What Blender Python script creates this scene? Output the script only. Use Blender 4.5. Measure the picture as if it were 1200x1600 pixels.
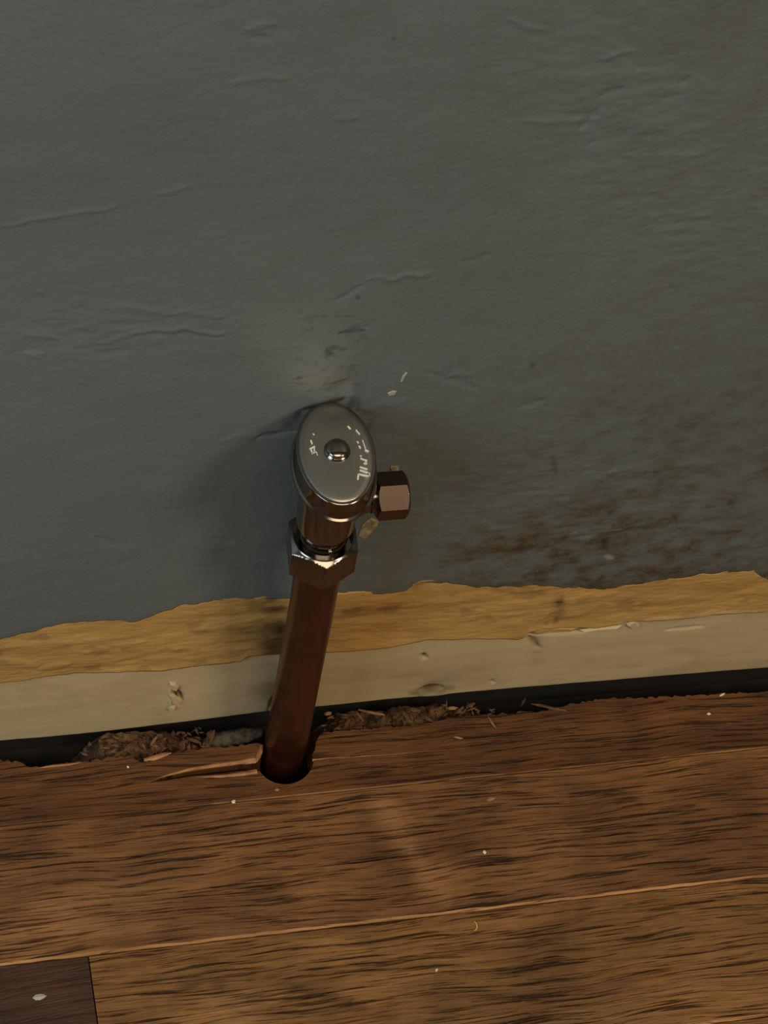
import bpy, bmesh, math, random
import numpy as np
from mathutils import Vector, Matrix, geometry

for o in list(bpy.data.objects):
    bpy.data.objects.remove(o)
SC = bpy.context.scene
COL = SC.collection
random.seed(7)
RNG = np.random.RandomState(11)

# ------------------------------------------------------------------ camera
F = 2700.0                                   # focal length in pixels of the 1200 x 1600 frame
R = np.array([[0.9826799, -0.07357501, 0.17007921],
              [-0.15063411, -0.85171702, 0.50188394],
              [0.10793325, -0.51881099, -0.8480481]])
CAM = np.array([-0.06621282, -0.26408192, 0.58386845])
cd = bpy.data.cameras.new('camera')
cd.sensor_fit = 'HORIZONTAL'
cd.sensor_width = 36.0
cd.lens = F / 1200 * 36
cd.clip_start = 0.01
cam = bpy.data.objects.new('camera', cd)
COL.objects.link(cam)
m = Matrix.Identity(4)
for i in range(3):
    m[i][0] = R[i][0]; m[i][1] = -R[i][1]; m[i][2] = -R[i][2]; m[i][3] = CAM[i]
cam.matrix_world = m
SC.camera = cam

# ------------------------------------------------------------------ world, lights, exposure
w = bpy.data.worlds.new('world'); SC.world = w; w.use_nodes = True
w.node_tree.nodes['Background'].inputs[0].default_value = (0.50, 0.42, 0.33, 1)
w.node_tree.nodes['Background'].inputs[1].default_value = 0.10

def area(name, loc, target, sx, sy, power, col):
    l = bpy.data.lights.new(name, 'AREA'); l.shape = 'RECTANGLE'; l.size = sx; l.size_y = sy
    l.energy = power; l.color = col
    o = bpy.data.objects.new(name, l); COL.objects.link(o); o.location = loc
    o.rotation_euler = (Vector(target) - Vector(loc)).to_track_quat('-Z', 'Y').to_euler()
    return o
area('window_light', (-0.78, -0.42, 0.72), (-0.10, -0.0, 0.25), 0.4, 0.6, 4.3, (0.72, 0.92, 1.0))
area('ceiling_lamp', (1.05, -1.00, 1.55), (0.0, 0, 0.1), 0.36, 0.36, 14.5, (1.0, 0.79, 0.52))
area('room_lamp', (-0.02, -0.92, 1.86), (0.0, 0, 0.1), 1.20, 0.56, 11.5, (1.0, 0.79, 0.54))
vs = SC.view_settings
vs.view_transform = 'Standard'; vs.look = 'None'; vs.exposure = 0.0; vs.gamma = 1.0
vs.use_curve_mapping = False

# ------------------------------------------------------------------ helpers
WALL = -0.0038                               # y of the painted wall face
def bp(px, py, axis=2, val=0.0):             # where the sight line of a photo point meets a plane of the room
    r = R @ np.array([(px - 600) / F, (py - 800) / F, 1.0]); t = (val - CAM[axis]) / r[axis]
    return CAM + t * r
def fl(px, py, z=0.0):
    return bp(px, py, 2, z)
def wl(px, py, y=WALL):
    return bp(px, py, 1, y)
def proj(x, y, z):                           # arrays of room points -> photo points
    P = np.stack([x - CAM[0], y - CAM[1], z - CAM[2]]); q = np.tensordot(R.T, P, 1)
    return 600 + F * q[0] / q[2], 800 + F * q[1] / q[2]

def noise2(x, y, seed=0):
    rs = np.random.RandomState(seed); T = rs.rand(256, 256)
    xi = np.floor(x).astype(int); yi = np.floor(y).astype(int)
    fx = x - xi; fy = y - yi; fx = fx * fx * (3 - 2 * fx); fy = fy * fy * (3 - 2 * fy)
    a = T[xi % 256, yi % 256]; b = T[(xi + 1) % 256, yi % 256]; c = T[xi % 256, (yi + 1) % 256]; d = T[(xi + 1) % 256, (yi + 1) % 256]
    return (a * (1 - fx) + b * fx) * (1 - fy) + (c * (1 - fx) + d * fx) * fy
def fbm(x, y, seed=0, o=4):
    s = 0; a = 0.5
    for k in range(o):
        s = s + a * noise2(x * 2 ** k + 17.3 * k, y * 2 ** k + 5.1 * k, seed + k); a *= 0.5
    return s / (1 - 0.5 ** o)

def link(name, me, mats, parent=None, smooth=False):
    o = bpy.data.objects.new(name, me); COL.objects.link(o)
    if not isinstance(mats, (list, tuple)): mats = [mats]
    for mt in mats: me.materials.append(mt)
    if smooth:
        me.polygons.foreach_set('use_smooth', [True] * len(me.polygons))
    if parent: o.parent = parent
    return o
def from_bm(name, bm, mats, parent=None, smooth=False):
    bmesh.ops.recalc_face_normals(bm, faces=bm.faces)
    me = bpy.data.meshes.new(name); bm.to_mesh(me); bm.free()
    o = link(name, me, mats, parent, smooth)
    return o
def sharp(o, deg=35):
    me = o.data
    bm = bmesh.new(); bm.from_mesh(me)
    for e in bm.edges:
        if len(e.link_faces) == 2 and e.calc_face_angle(0) > math.radians(deg): e.smooth = False
    bm.to_mesh(me); bm.free()
def tag(o, label=None, cat=None, group=None, kind=None):
    if label: o['label'] = label
    if cat: o['category'] = cat
    if group: o['group'] = group
    if kind: o['kind'] = kind
    return o
def empty(name, loc):
    o = bpy.data.objects.new(name, None); COL.objects.link(o); o.location = loc; o.empty_display_size = 0.01
    return o
def lathe(bm, prof, n=48, axis='Z', origin=(0, 0, 0), sx=1, sy=1, cap=True):
    rings = []
    for r, z in prof:
        ring = []
        for k in range(n):
            a = 2 * math.pi * k / n
            p = (r * math.cos(a) * sx, r * math.sin(a) * sy, z)
            if axis == 'X': p = (p[2], p[0], p[1])
            ring.append(bm.verts.new((p[0] + origin[0], p[1] + origin[1], p[2] + origin[2])))
        rings.append(ring)
    for a, b in zip(rings, rings[1:]):
        for k in range(n):
            bm.faces.new((a[k], a[(k + 1) % n], b[(k + 1) % n], b[k]))
    if cap:
        bm.faces.new(rings[0][::-1]); bm.faces.new(rings[-1])
    return rings

# ---- node helpers
def mat(name):
    mt = bpy.data.materials.new(name); mt.use_nodes = True
    nt = mt.node_tree; b = nt.nodes['Principled BSDF']
    return mt, nt, b
def N(nt, t, **kw):
    n = nt.nodes.new(t)
    for k, v in kw.items():
        if k in n.inputs: n.inputs[k].default_value = v
        else: setattr(n, k, v)
    return n
def L(nt, a, ao, b, bi): nt.links.new(a.outputs[ao], b.inputs[bi])
def ramp(nt, stops):
    n = nt.nodes.new('ShaderNodeValToRGB'); e = n.color_ramp.elements
    e[0].position, e[0].color = stops[0][0], stops[0][1]
    e[1].position, e[1].color = stops[-1][0], stops[-1][1]
    for p, c in stops[1:-1]:
        x = e.new(p); x.color = c
    return n
def g(v): return (v, v, v, 1)
def srgb(r, gg, b):
    f = lambda c: (c / 255 / 12.92) if c <= 10 else ((c / 255 + 0.055) / 1.055) ** 2.4
    return (f(r), f(gg), f(b), 1)
def mapping(nt, scale, coord='Object', rot=(0, 0, 0)):
    tc = nt.nodes.new('ShaderNodeTexCoord'); mp = nt.nodes.new('ShaderNodeMapping')
    mp.inputs['Scale'].default_value = scale; mp.inputs['Rotation'].default_value = rot
    L(nt, tc, coord, mp, 'Vector'); return mp
def mixc(nt, fac, a, b, mode='MIX'):
    n = nt.nodes.new('ShaderNodeMix'); n.data_type = 'RGBA'; n.blend_type = mode
    for key, v in ((0, fac), (6, a), (7, b)):
        if isinstance(v, tuple) and len(v) == 2 and not isinstance(v[0], (int, float)): nt.links.new(v[0].outputs[v[1]], n.inputs[key])
        else: n.inputs[key].default_value = v
    return n
def bumpn(nt, b, src, out, dist, strength=1.0, prev=None):
    n = nt.nodes.new('ShaderNodeBump'); n.inputs['Distance'].default_value = dist; n.inputs['Strength'].default_value = strength
    L(nt, src, out, n, 'Height')
    if prev: L(nt, prev, 'Normal', n, 'Normal')
    L(nt, n, 'Normal', b, 'Normal'); return n

# ------------------------------------------------------------------ materials
def make_wall_mat():
    mt, nt, b = mat('painted_wall')
    mp = mapping(nt, (1, 1, 1))
    big = N(nt, 'ShaderNodeTexNoise', Scale=9.0, Detail=4.0); L(nt, mp, 0, big, 'Vector')
    base = ramp(nt, [(0.3, srgb(97, 107, 109)), (0.7, srgb(107, 116, 117))]); L(nt, big, 'Fac', base, 'Fac')
    at = N(nt, 'ShaderNodeAttribute', attribute_name='stain_shading')
    sep = nt.nodes.new('ShaderNodeSeparateColor'); L(nt, at, 'Color', sep, 0)
    fine = N(nt, 'ShaderNodeTexNoise', Scale=210.0, Detail=5.0, Roughness=0.65); L(nt, mp, 0, fine, 'Vector')
    # brown dirt, broken up by a fine noise
    fr = ramp(nt, [(0.36, g(0.55)), (0.62, g(1.0))]); L(nt, fine, 'Fac', fr, 'Fac')
    mul = N(nt, 'ShaderNodeMath', operation='MULTIPLY'); L(nt, sep, 0, mul, 0); L(nt, fr, 'Color', mul, 1)
    c1 = mixc(nt, (mul, 0), (base, 'Color'), srgb(84, 72, 56))
    sp = N(nt, 'ShaderNodeTexNoise', Scale=330.0, Detail=3.0, Roughness=0.55); L(nt, mp, 0, sp, 'Vector')
    spr = ramp(nt, [(0.63, g(0)), (0.72, g(0.75))]); L(nt, sp, 'Fac', spr, 'Fac')
    m2 = N(nt, 'ShaderNodeMath', operation='MULTIPLY'); L(nt, spr, 'Color', m2, 0); L(nt, sep, 0, m2, 1)
    c2 = mixc(nt, (m2, 0), (c1, 2), srgb(62, 50, 40))
    c3 = mixc(nt, (sep, 1), (c2, 2), srgb(30, 28, 27))
    c4 = mixc(nt, (sep, 2), (c3, 2), srgb(172, 168, 156))
    L(nt, c4, 2, b, 'Base Color')
    b.inputs['Roughness'].default_value = 0.5
    b.inputs['Specular IOR Level'].default_value = 0.35
    mp2 = mapping(nt, (0.85, 1, 1.15))
    n1 = N(nt, 'ShaderNodeTexNoise', Scale=140.0, Detail=4.0, Roughness=0.55); L(nt, mp2, 0, n1, 'Vector')
    n2 = N(nt, 'ShaderNodeTexNoise', Scale=700.0, Detail=2.0); L(nt, mp2, 0, n2, 'Vector')
    b1 = bumpn(nt, b, n1, 'Fac', 0.0005, 0.5); bumpn(nt, b, n2, 'Fac', 0.00022, 0.5, b1)
    return mt
def make_plaster(name, ca, cb, scale, bump, stain_col, rough=0.8):
    mt, nt, b = mat(name)
    mp = mapping(nt, (0.6, 1, 1.6))
    n1 = N(nt, 'ShaderNodeTexNoise', Scale=scale, Detail=6.0, Roughness=0.62); L(nt, mp, 0, n1, 'Vector')
    r = ramp(nt, [(0.3, ca), (0.68, cb)]); L(nt, n1, 'Fac', r, 'Fac')
    at = N(nt, 'ShaderNodeAttribute', attribute_name='stain_shading')
    sep = nt.nodes.new('ShaderNodeSeparateColor'); L(nt, at, 'Color', sep, 0)
    c1 = mixc(nt, (sep, 0), (r, 'Color'), stain_col)
    c2 = mixc(nt, (sep, 1), (c1, 2), srgb(38, 28, 20))
    c3 = mixc(nt, (sep, 2), (c2, 2), srgb(205, 190, 158))
    L(nt, c3, 2, b, 'Base Color')
    b.inputs['Roughness'].default_value = rough; b.inputs['Specular IOR Level'].default_value = 0.25
    n2 = N(nt, 'ShaderNodeTexNoise', Scale=scale * 6, Detail=4.0); L(nt, mp, 0, n2, 'Vector')
    b1 = bumpn(nt, b, n1, 'Fac', bump, 0.7); bumpn(nt, b, n2, 'Fac', bump * 0.3, 0.5, b1)
    return mt
def make_wood(name, dark, mid, light, seed, knots=0.0, streak=1.0):
    mt, nt, b = mat(name)
    geo = nt.nodes.new('ShaderNodeNewGeometry')
    off = N(nt, 'ShaderNodeVectorMath', operation='ADD'); off.inputs[1].default_value = (seed * 1.37, seed * 0.71, 0)
    L(nt, geo, 'Position', off, 0)
    # slow wave so the grain bends
    wn = N(nt, 'ShaderNodeTexNoise', Scale=11.0, Detail=2.0)
    mpw = nt.nodes.new('ShaderNodeMapping'); mpw.inputs['Scale'].default_value = (1, 2.2, 1); L(nt, off, 0, mpw, 'Vector'); L(nt, mpw, 0, wn, 'Vector')
    sb = N(nt, 'ShaderNodeMath', operation='SUBTRACT'); L(nt, wn, 'Fac', sb, 0); sb.inputs[1].default_value = 0.5
    sc = N(nt, 'ShaderNodeMath', operation='MULTIPLY'); L(nt, sb, 0, sc, 0); sc.inputs[1].default_value = 0.012
    cx = nt.nodes.new('ShaderNodeCombineXYZ'); L(nt, sc, 0, cx, 'Y')
    wp = N(nt, 'ShaderNodeVectorMath', operation='ADD'); L(nt, off, 0, wp, 0); L(nt, cx, 0, wp, 1)
    def nz(sx, sy, detail, rough, dist=0.0):
        mp = nt.nodes.new('ShaderNodeMapping'); mp.inputs['Scale'].default_value = (sx, sy, 20); L(nt, wp, 0, mp, 'Vector')
        n = N(nt, 'ShaderNodeTexNoise', Scale=1.0, Detail=detail, Roughness=rough, Distortion=dist); L(nt, mp, 0, n, 'Vector'); return n
    tone = nz(14, 60, 4, 0.55, 0.6)
    grain = nz(34, 620, 5, 0.62, 0.4)
    pores = nz(40, 1300, 2, 0.5, 0.2)
    lines = nz(24, 780, 3, 0.5, 0.25)
    fib = nz(160, 2600, 2, 0.5)
    r1 = ramp(nt, [(0.32, mid), (0.66, light)]); L(nt, tone, 'Fac', r1, 'Fac')
    r2 = ramp(nt, [(0.28, g(0.62)), (0.62, g(1.06))]); L(nt, grain, 'Fac', r2, 'Fac')
    c1 = mixc(nt, 1.0, (r1, 'Color'), (r2, 'Color'), 'MULTIPLY')
    pr0 = ramp(nt, [(0.30, g(0.6 * streak)), (0.40, g(0))]); L(nt, pores, 'Fac', pr0, 'Fac')
    pr1 = ramp(nt, [(0.33, g(0.95 * streak)), (0.385, g(0.35 * streak)), (0.45, g(0))]); L(nt, lines, 'Fac', pr1, 'Fac')
    pr = mixc(nt, 1.0, (pr0, 'Color'), (pr1, 'Color'), 'LIGHTEN')
    c2 = mixc(nt, (pr, 2), (c1, 2), dark)
    r3 = ramp(nt, [(0.3, g(0.86)), (0.7, g(1.1))]); L(nt, fib, 'Fac', r3, 'Fac')
    c3 = mixc(nt, 1.0, (c2, 2), (r3, 'Color'), 'MULTIPLY')
    last = c3
    # blotches of finish wear
    bl = nz(26, 32, 3, 0.5, 0.8)
    rb = ramp(nt, [(0.34, g(0.66)), (0.60, g(1.0))]); L(nt, bl, 'Fac', rb, 'Fac')
    c4 = mixc(nt, 1.0, (last, 2), (rb, 'Color'), 'MULTIPLY')
    at = N(nt, 'ShaderNodeAttribute', attribute_name='wear_shading')
    sep = nt.nodes.new('ShaderNodeSeparateColor'); L(nt, at, 'Color', sep, 0)
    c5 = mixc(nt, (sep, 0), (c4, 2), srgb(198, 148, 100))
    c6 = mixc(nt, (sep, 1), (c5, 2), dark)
    L(nt, c6, 2, b, 'Base Color')
    b.inputs['Roughness'].default_value = 0.48; b.inputs['Specular IOR Level'].default_value = 0.32
    inv = N(nt, 'ShaderNodeMath', operation='MULTIPLY'); L(nt, pr, 2, inv, 0); inv.inputs[1].default_value = -1.0
    b1 = bumpn(nt, b, inv, 0, 0.0009, 1.0); b2 = bumpn(nt, b, grain, 'Fac', 0.0006, 0.7, b1)
    return mt
def simple(name, col, rough=0.6, metal=0.0, bump=None, spec=0.5, vary=None):
    mt, nt, b = mat(name)
    b.inputs['Base Color'].default_value = col; b.inputs['Roughness'].default_value = rough
    b.inputs['Metallic'].default_value = metal; b.inputs['Specular IOR Level'].default_value = spec
    if vary or bump:
        mp = mapping(nt, (1, 1, 1)); n = N(nt, 'ShaderNodeTexNoise', Scale=(vary or bump)[0], Detail=4.0); L(nt, mp, 0, n, 'Vector')
        if vary:
            r = ramp(nt, [(0.35, vary[1]), (0.65, vary[2])]); L(nt, n, 'Fac', r, 'Fac'); L(nt, r, 'Color', b, 'Base Color')
        if bump: bumpn(nt, b, n, 'Fac', bump[1], 0.6)
    return mt
M_wall = make_wall_mat()
M_yellow = make_plaster('bare_yellow_plaster', srgb(168, 132, 74), srgb(196, 158, 96), 60.0, 0.0012, srgb(98, 74, 46))
M_white = make_plaster('old_cream_paint', srgb(184, 166, 130), srgb(198, 180, 144), 40.0, 0.0005, srgb(112, 92, 64), 0.6)
WD = srgb(50, 25, 8)
M_wood = [make_wood('oak_a', WD, srgb(112, 72, 40), srgb(140, 97, 58), 1.0),
          make_wood('oak_b', WD, srgb(122, 82, 44), srgb(150, 108, 62), 2.0),
          make_wood('oak_c', srgb(52, 28, 14), srgb(90, 54, 26), srgb(110, 70, 36), 3.0, streak=0.9),
          make_wood('oak_dark', srgb(46, 30, 24), srgb(66, 42, 30), srgb(78, 52, 38), 4.0, streak=0.25)]
M_raw = simple('raw_wood', srgb(160, 120, 78), 0.8, vary=(300.0, srgb(120, 84, 50), srgb(176, 136, 92)), bump=(500.0, 0.0004))
M_debris = simple('dusty_debris', srgb(90, 66, 44), 0.95, vary=(260.0, srgb(40, 28, 16), srgb(122, 86, 52)), bump=(400.0, 0.001))
M_dust = simple('grey_dust', srgb(70, 64, 48), 0.95, vary=(330.0, srgb(38, 33, 24), srgb(82, 74, 56)), bump=(600.0, 0.001))
M_sub = simple('subfloor_dirt', srgb(24, 18, 14), 0.95, vary=(90.0, srgb(16, 12, 10), srgb(32, 25, 19)), bump=(200.0, 0.001))
M_chrome = simple('chrome', (0.23, 0.205, 0.185, 1), 0.15, 1.0)
M_outlet = simple('outlet_chrome', (0.15, 0.108, 0.085, 1), 0.30, 1.0)  # brown base stands in for a warm reflection in the outlet nut
M_face = simple('brushed_face', (0.42, 0.42, 0.40, 1), 0.30, 1.0, bump=(900.0, 0.00003))
M_copper = simple('painted_copper', srgb(84, 40, 26), 0.34, 0.4, vary=(70.0, srgb(62, 28, 18), srgb(84, 42, 28)))
M_plate = simple('cream_mark', srgb(214, 208, 190), 0.5)
M_crumbw = simple('white_crumb', srgb(225, 215, 190), 0.6)
M_crumby = simple('yellow_crumb', srgb(200, 168, 84), 0.6)
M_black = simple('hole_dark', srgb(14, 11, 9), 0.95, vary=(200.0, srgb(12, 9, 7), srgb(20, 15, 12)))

# ------------------------------------------------------------------ wall, band and baseboard as relief sheets
def poly(pts, y):                             # photo polyline -> (x, z) on plane y
    q = [wl(a, b, y) for a, b in pts]
    return np.array([v[0] for v in q]), np.array([v[2] for v in q])
def sheet(name, xs, rows, yf, thick, material, stain_shading, parent=None):
    """xs: columns; rows(x)->z array per row (2D: len(t) x len(xs)); yf(X,Z)->relief; edges run back by thick."""
    Z = rows; X = np.broadcast_to(xs, Z.shape)
    Y = yf(X, Z)
    # extra rows that turn the lower and upper edge back into the wall
    X2 = np.vstack([X[:1], X, X[-1:]]); Z2 = np.vstack([Z[:1], Z, Z[-1:]]); Y2 = np.vstack([Y[:1] + thick, Y, Y[-1:] + thick])
    nr, nc = X2.shape
    co = np.stack([X2, Y2, Z2], -1).reshape(-1, 3)
    i = np.arange(nr * nc).reshape(nr, nc)
    q = np.stack([i[:-1, :-1], i[:-1, 1:], i[1:, 1:], i[1:, :-1]], -1).reshape(-1, 4)
    me = bpy.data.meshes.new(name)
    me.vertices.add(len(co)); me.vertices.foreach_set('co', co.ravel())
    me.loops.add(q.size); me.loops.foreach_set('vertex_index', q.ravel().astype(np.int32))
    me.polygons.add(len(q)); me.polygons.foreach_set('loop_start', np.arange(0, q.size, 4, dtype=np.int32))
    me.polygons.foreach_set('loop_total', np.full(len(q), 4, dtype=np.int32))
    me.update(calc_edges=True); me.validate()
    st = stain_shading(X2, Y2, Z2)
    a = me.color_attributes.new('stain_shading', 'FLOAT_COLOR', 'POINT')
    c = np.ones((len(co), 4), dtype=np.float32)
    for k in range(3): c[:, k] = np.clip(st[k], 0, 1).ravel()
    a.data.foreach_set('color', c.ravel())
    return link(name, me, material, parent, True)

def seg(PX, PY, x1, y1, x2, y2, wd):         # soft stroke between two photo points, 0..1
    dx, dy = x2 - x1, y2 - y1; l2 = dx * dx + dy * dy
    t = np.clip(((PX - x1) * dx + (PY - y1) * dy) / max(l2, 1e-6), 0, 1)
    d2 = (PX - x1 - t * dx) ** 2 + (PY - y1 - t * dy) ** 2
    wv = wd * (0.35 + 0.65 * np.sin(np.pi * np.clip(t, 0.02, 0.98)))
    return np.exp(-d2 / (wv * wv)) * np.exp(-(np.maximum(np.abs(t - .5) - .45, 0) * 6))
def blob(PX, PY, x, y, rx, ry, rot=0.0):
    c, s = math.cos(rot), math.sin(rot); a = (PX - x) * c + (PY - y) * s; b = -(PX - x) * s + (PY - y) * c
    return np.exp(-((a / rx) ** 2 + (b / ry) ** 2))

dense = np.arange(-0.135, 0.225, 0.00055)
XS = np.concatenate([np.linspace(-1.6, -0.15, 12), dense, np.linspace(0.24, 1.6, 12)])
# lower edge of the grey paint
pe = [(-60, 1014), (0, 1001), (50, 988), (100, 975), (160, 970), (210, 971), (240, 962), (290, 946), (340, 940), (380, 938), (450, 937), (500, 934), (540, 930), (600, 929), (636, 924), (655, 914), (700, 911), (745, 918), (800, 917), (860, 916), (920, 920), (960, 921), (1000, 916), (1040, 909), (1090, 902), (1150, 896), (1176, 896), (1188, 905), (1230, 906)]
px_, pz_ = poly(pe, WALL)
ze = np.interp(XS, px_, pz_) + (fbm(XS * 260, XS * 0, 3, 5) - .5) * 0.0032
top = np.concatenate([np.linspace(0, 0.285, 500), np.linspace(0.30, 1.6, 16)])
Zw = ze[None, :] * np.clip(1 - top / 0.285, 0, 1)[:, None] + np.where(top < .285, top / .285 * 0.37, top + 0.085)[:, None]
WR = [  # wrinkles in the paint: x1 y1 x2 y2 width height(mm, + is outwards)
    (232, 512, 350, 520, 4, .4), (240, 520, 345, 526, 4, -.2), (150, 535, 235, 515, 4, .35), (40, 552, 70, 556, 4, .5), (30, 520, 90, 530, 5, .3),
    (120, 545, 205, 548, 5, -.25), (250, 488, 350, 494, 4, .25), (190, 478, 250, 486, 4, .25), (0, 356, 185, 320, 3, .3), (245, 300, 295, 294, 4, .25),
    (380, 48, 430, 40, 5, .3), (390, 60, 425, 66, 4, -.3), (360, 128, 450, 122, 5, .25), (525, 190, 560, 182, 5, .25), (790, 30, 850, 52, 4, .3),
    (815, 190, 930, 184, 6, .3), (905, 200, 935, 168, 5, -.4), (935, 150, 975, 140, 5, -.4), (940, 90, 990, 82, 4, .3), (1060, 128, 1080, 120, 5, -.3),
    (920, 225, 990, 205, 6, -.25), (980, 245, 1110, 238, 6, .2), (530, 520, 578, 514, 3, -.4), (525, 468, 570, 448, 4, -.4), (570, 440, 680, 424, 4, .25),
    (600, 432, 672, 430, 4, .2), (770, 400, 720, 410, 4, -.2), (400, 684, 462, 678, 4, -.5), (345, 690, 405, 680, 5, .25), (895, 832, 1000, 820, 4, .5),
    (900, 840, 990, 830, 4, -.4), (860, 838, 900, 832, 3, .3), (750, 856, 830, 848, 6, .35), (1030, 820, 1160, 826, 5, .3), (950, 740, 1100, 720, 7, .3),
    (670, 585, 745, 605, 5, -.3), (810, 640, 850, 625, 5, -.3), (1120, 615, 1190, 600, 6, .2), (330, 840, 365, 852, 4, -.3), (700, 590, 740, 584, 4, .3),
    (150, 840, 180, 848, 4, -.3), (560, 640, 640, 625, 6, .2), (1180, 300, 1195, 350, 7, .25), (1000, 860, 1190, 850, 7, .25)]
SM = [  # black smudges; strokes along the handle rim paint its contact shadow
    (528, 520, 570, 515, 2.6, .8), (462, 590, 472, 587, 2.5, .9), (455, 598, 488, 598, 1.5, .7), (516, 600, 545, 590, 2, .7), (492, 560, 494, 568, 3, .5),
    (505, 600, 515, 585, 3, .45), (545, 640, 556, 620, 6, .55), (556, 600, 560, 640, 7, .4), (458, 655, 472, 640, 5, .85), (440, 668, 468, 650, 7, .55),
    (405, 682, 440, 676, 2.5, .6), (470, 640, 540, 625, 4, .8), (555, 460, 562, 468, 3, .5), (560, 690, 580, 660, 5, .4), (481, 610, 483, 612, 2, .6),
    (1052, 805, 1056, 812, 5, .5), (940, 840, 950, 862, 8, .45), (864, 712, 868, 738, 4, .4), (830, 568, 834, 574, 6, .35), (1140, 780, 1144, 788, 6, .4),
    (952, 802, 953, 806, 3, .5), (614, 60, 618, 62, 3, .5), (508, 545, 530, 556, 2, .4), (494, 605, 520, 612, 2, .35), (565, 640, 590, 650, 5, .25)]
def wall_relief(X, Z):
    PX, PY = proj(X, np.full_like(X, WALL), Z)
    inside = (PX > -150) & (PX < 1350) & (PY > -150)
    h = (fbm(X * 26, Z * 30, 21, 3) - .5) * 0.0009 + (fbm(X * 150, Z * 210, 31, 3) - .5) * 0.00010
    roughm = blob(PX, PY, 960, 150, 160, 120) + blob(PX, PY, 180, 510, 160, 60) + blob(PX, PY, 900, 780, 280, 130) + blob(PX, PY, 1100, 330, 160, 160)
    h = h + (fbm(X * 220, Z * 420, 41, 3) - .5) * 0.00045 * np.clip(roughm, 0, 1)
    for x1, y1, x2, y2, wd, a in WR:
        wob = (noise2(X * 260, Z * 0, 5) - .5) * 9
        h = h + np.where(inside, seg(PX, PY + wob, x1, y1, x2, y2, wd * 1.15) * a * 0.00075, 0)
    h = h + blob(PX, PY, 505, 575, 48, 30) * 0.0012 - blob(PX, PY, 540, 612, 26, 18) * 0.0012
    edge = np.clip(1 - (Z - np.interp(X[0], XS, ze)[None, :]) / 0.0035, 0, 1) if Z.shape[1] == len(XS) else 0
    return WALL - h + edge * 0.0002
def wall_stain_shading(X, Y, Z):
    PX, PY = proj(X, np.full_like(X, WALL), Z)
    n = .45 * fbm(X * 45, Z * 60, 51, 5) + .55 * fbm(X * 170, Z * 200, 53, 4); n2 = fbm(X * 420, Z * 480, 61, 3)
    s = 0.9 * np.clip((PY - 520) / 420, 0, 1) * np.clip((PX - 610) / 330, 0, 1) + 0.75 * blob(PX, PY, 800, 880, 190, 55) + .14 * np.clip((PX - 700) / 500, 0, 1)
    s = s * np.clip((n - .30) * 3.0, 0.15, 1.1)
    s = s + 0.16 * np.clip((n - .35) * 2, 0, 1) * np.clip((PX - 250) / 300, 0, 1)
    s = s * (1 - .8 * blob(PX, PY, 640, 850, 70, 90))
    k = 0
    for x1, y1, x2, y2, wd, a in SM:
        k = np.maximum(k, seg(PX, PY, x1, y1, x2, y2, wd * 1.25) * a * np.clip(.35 + n2 * 1.2, 0, 1))
    k = k + np.clip((n2 - .62) * 4, 0, .4) * blob(PX, PY, 520, 540, 50, 80) + np.clip((n2 - .58) * 5, 0, .3) * np.clip(s, 0, 1) * (PY > 500)
    wv = 0.35 * blob(PX, PY, 490, 590, 42, 24) * np.clip(n * 1.7, 0, 1) + .28 * blob(PX, PY, 545, 604, 16, 12) + .10 * blob(PX, PY, 450, 530, 70, 50)  # broad pale patches above the handle paint its reflected light into the colour
    wv = wv + .5 * seg(PX, PY, 945, 868, 958, 872, 4) + .35 * seg(PX, PY, 905, 833, 975, 825, 2.0) + .4 * seg(PX, PY, 40, 553, 68, 556, 2)
    return s, k, wv
wall = sheet('wall_back', XS, Zw, wall_relief, 0.0012, M_wall, wall_stain_shading)
tag(wall, 'grey green painted wall with dirt stains and wrinkled paint', 'wall', kind='structure')

# bare yellow band
YB = WALL + 0.0003
yl = [(-60, 1074), (0, 1066), (30, 1063), (60, 1058), (115, 1052), (180, 1049), (250, 1047), (320, 1039), (378, 1031), (386, 1024), (430, 1022), (515, 1019), (560, 1016), (600, 1012), (640, 1005), (680, 999), (740, 997), (775, 997), (808, 1000), (818, 996), (824, 988), (850, 981), (880, 980), (930, 980), (970, 974), (980, 970), (1010, 970), (1100, 962), (1160, 958), (1230, 953)]
lx, lz = poly(yl, YB)
zl = np.interp(XS, lx, lz) + (fbm(XS * 300, XS * 0 + 3, 13, 4) - .5) * 0.0012
t = np.linspace(0, 1, 70)[:, None]
Zy = zl[None, :] * (1 - t) + (ze[None, :] + 0.0015) * t
def yel_relief(X, Z):
    PX, PY = proj(X, np.full_like(X, YB), Z)
    h = (fbm(X * 65, Z * 170, 71, 5) - .5) * 0.0011
    low = np.clip(1 - (Z - zl[None, :]) / 0.004, 0, 1)
    for x1, y1, x2, y2, wd, a in [(130, 1020, 230, 1000, 5, .4), (60, 1045, 110, 1035, 5, .5), (0, 1030, 60, 1040, 6, .4), (180, 1035, 300, 1015, 5, -.3), (860, 975, 870, 930, 5, -.5), (850, 970, 880, 955, 5, -.5), (300, 985, 420, 965, 7, .3), (990, 945, 1180, 925, 6, .3)]:
        h = h + seg(PX, PY, x1, y1, x2, y2, wd) * a * 0.0009
    return YB - h - low * 0.0003
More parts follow.
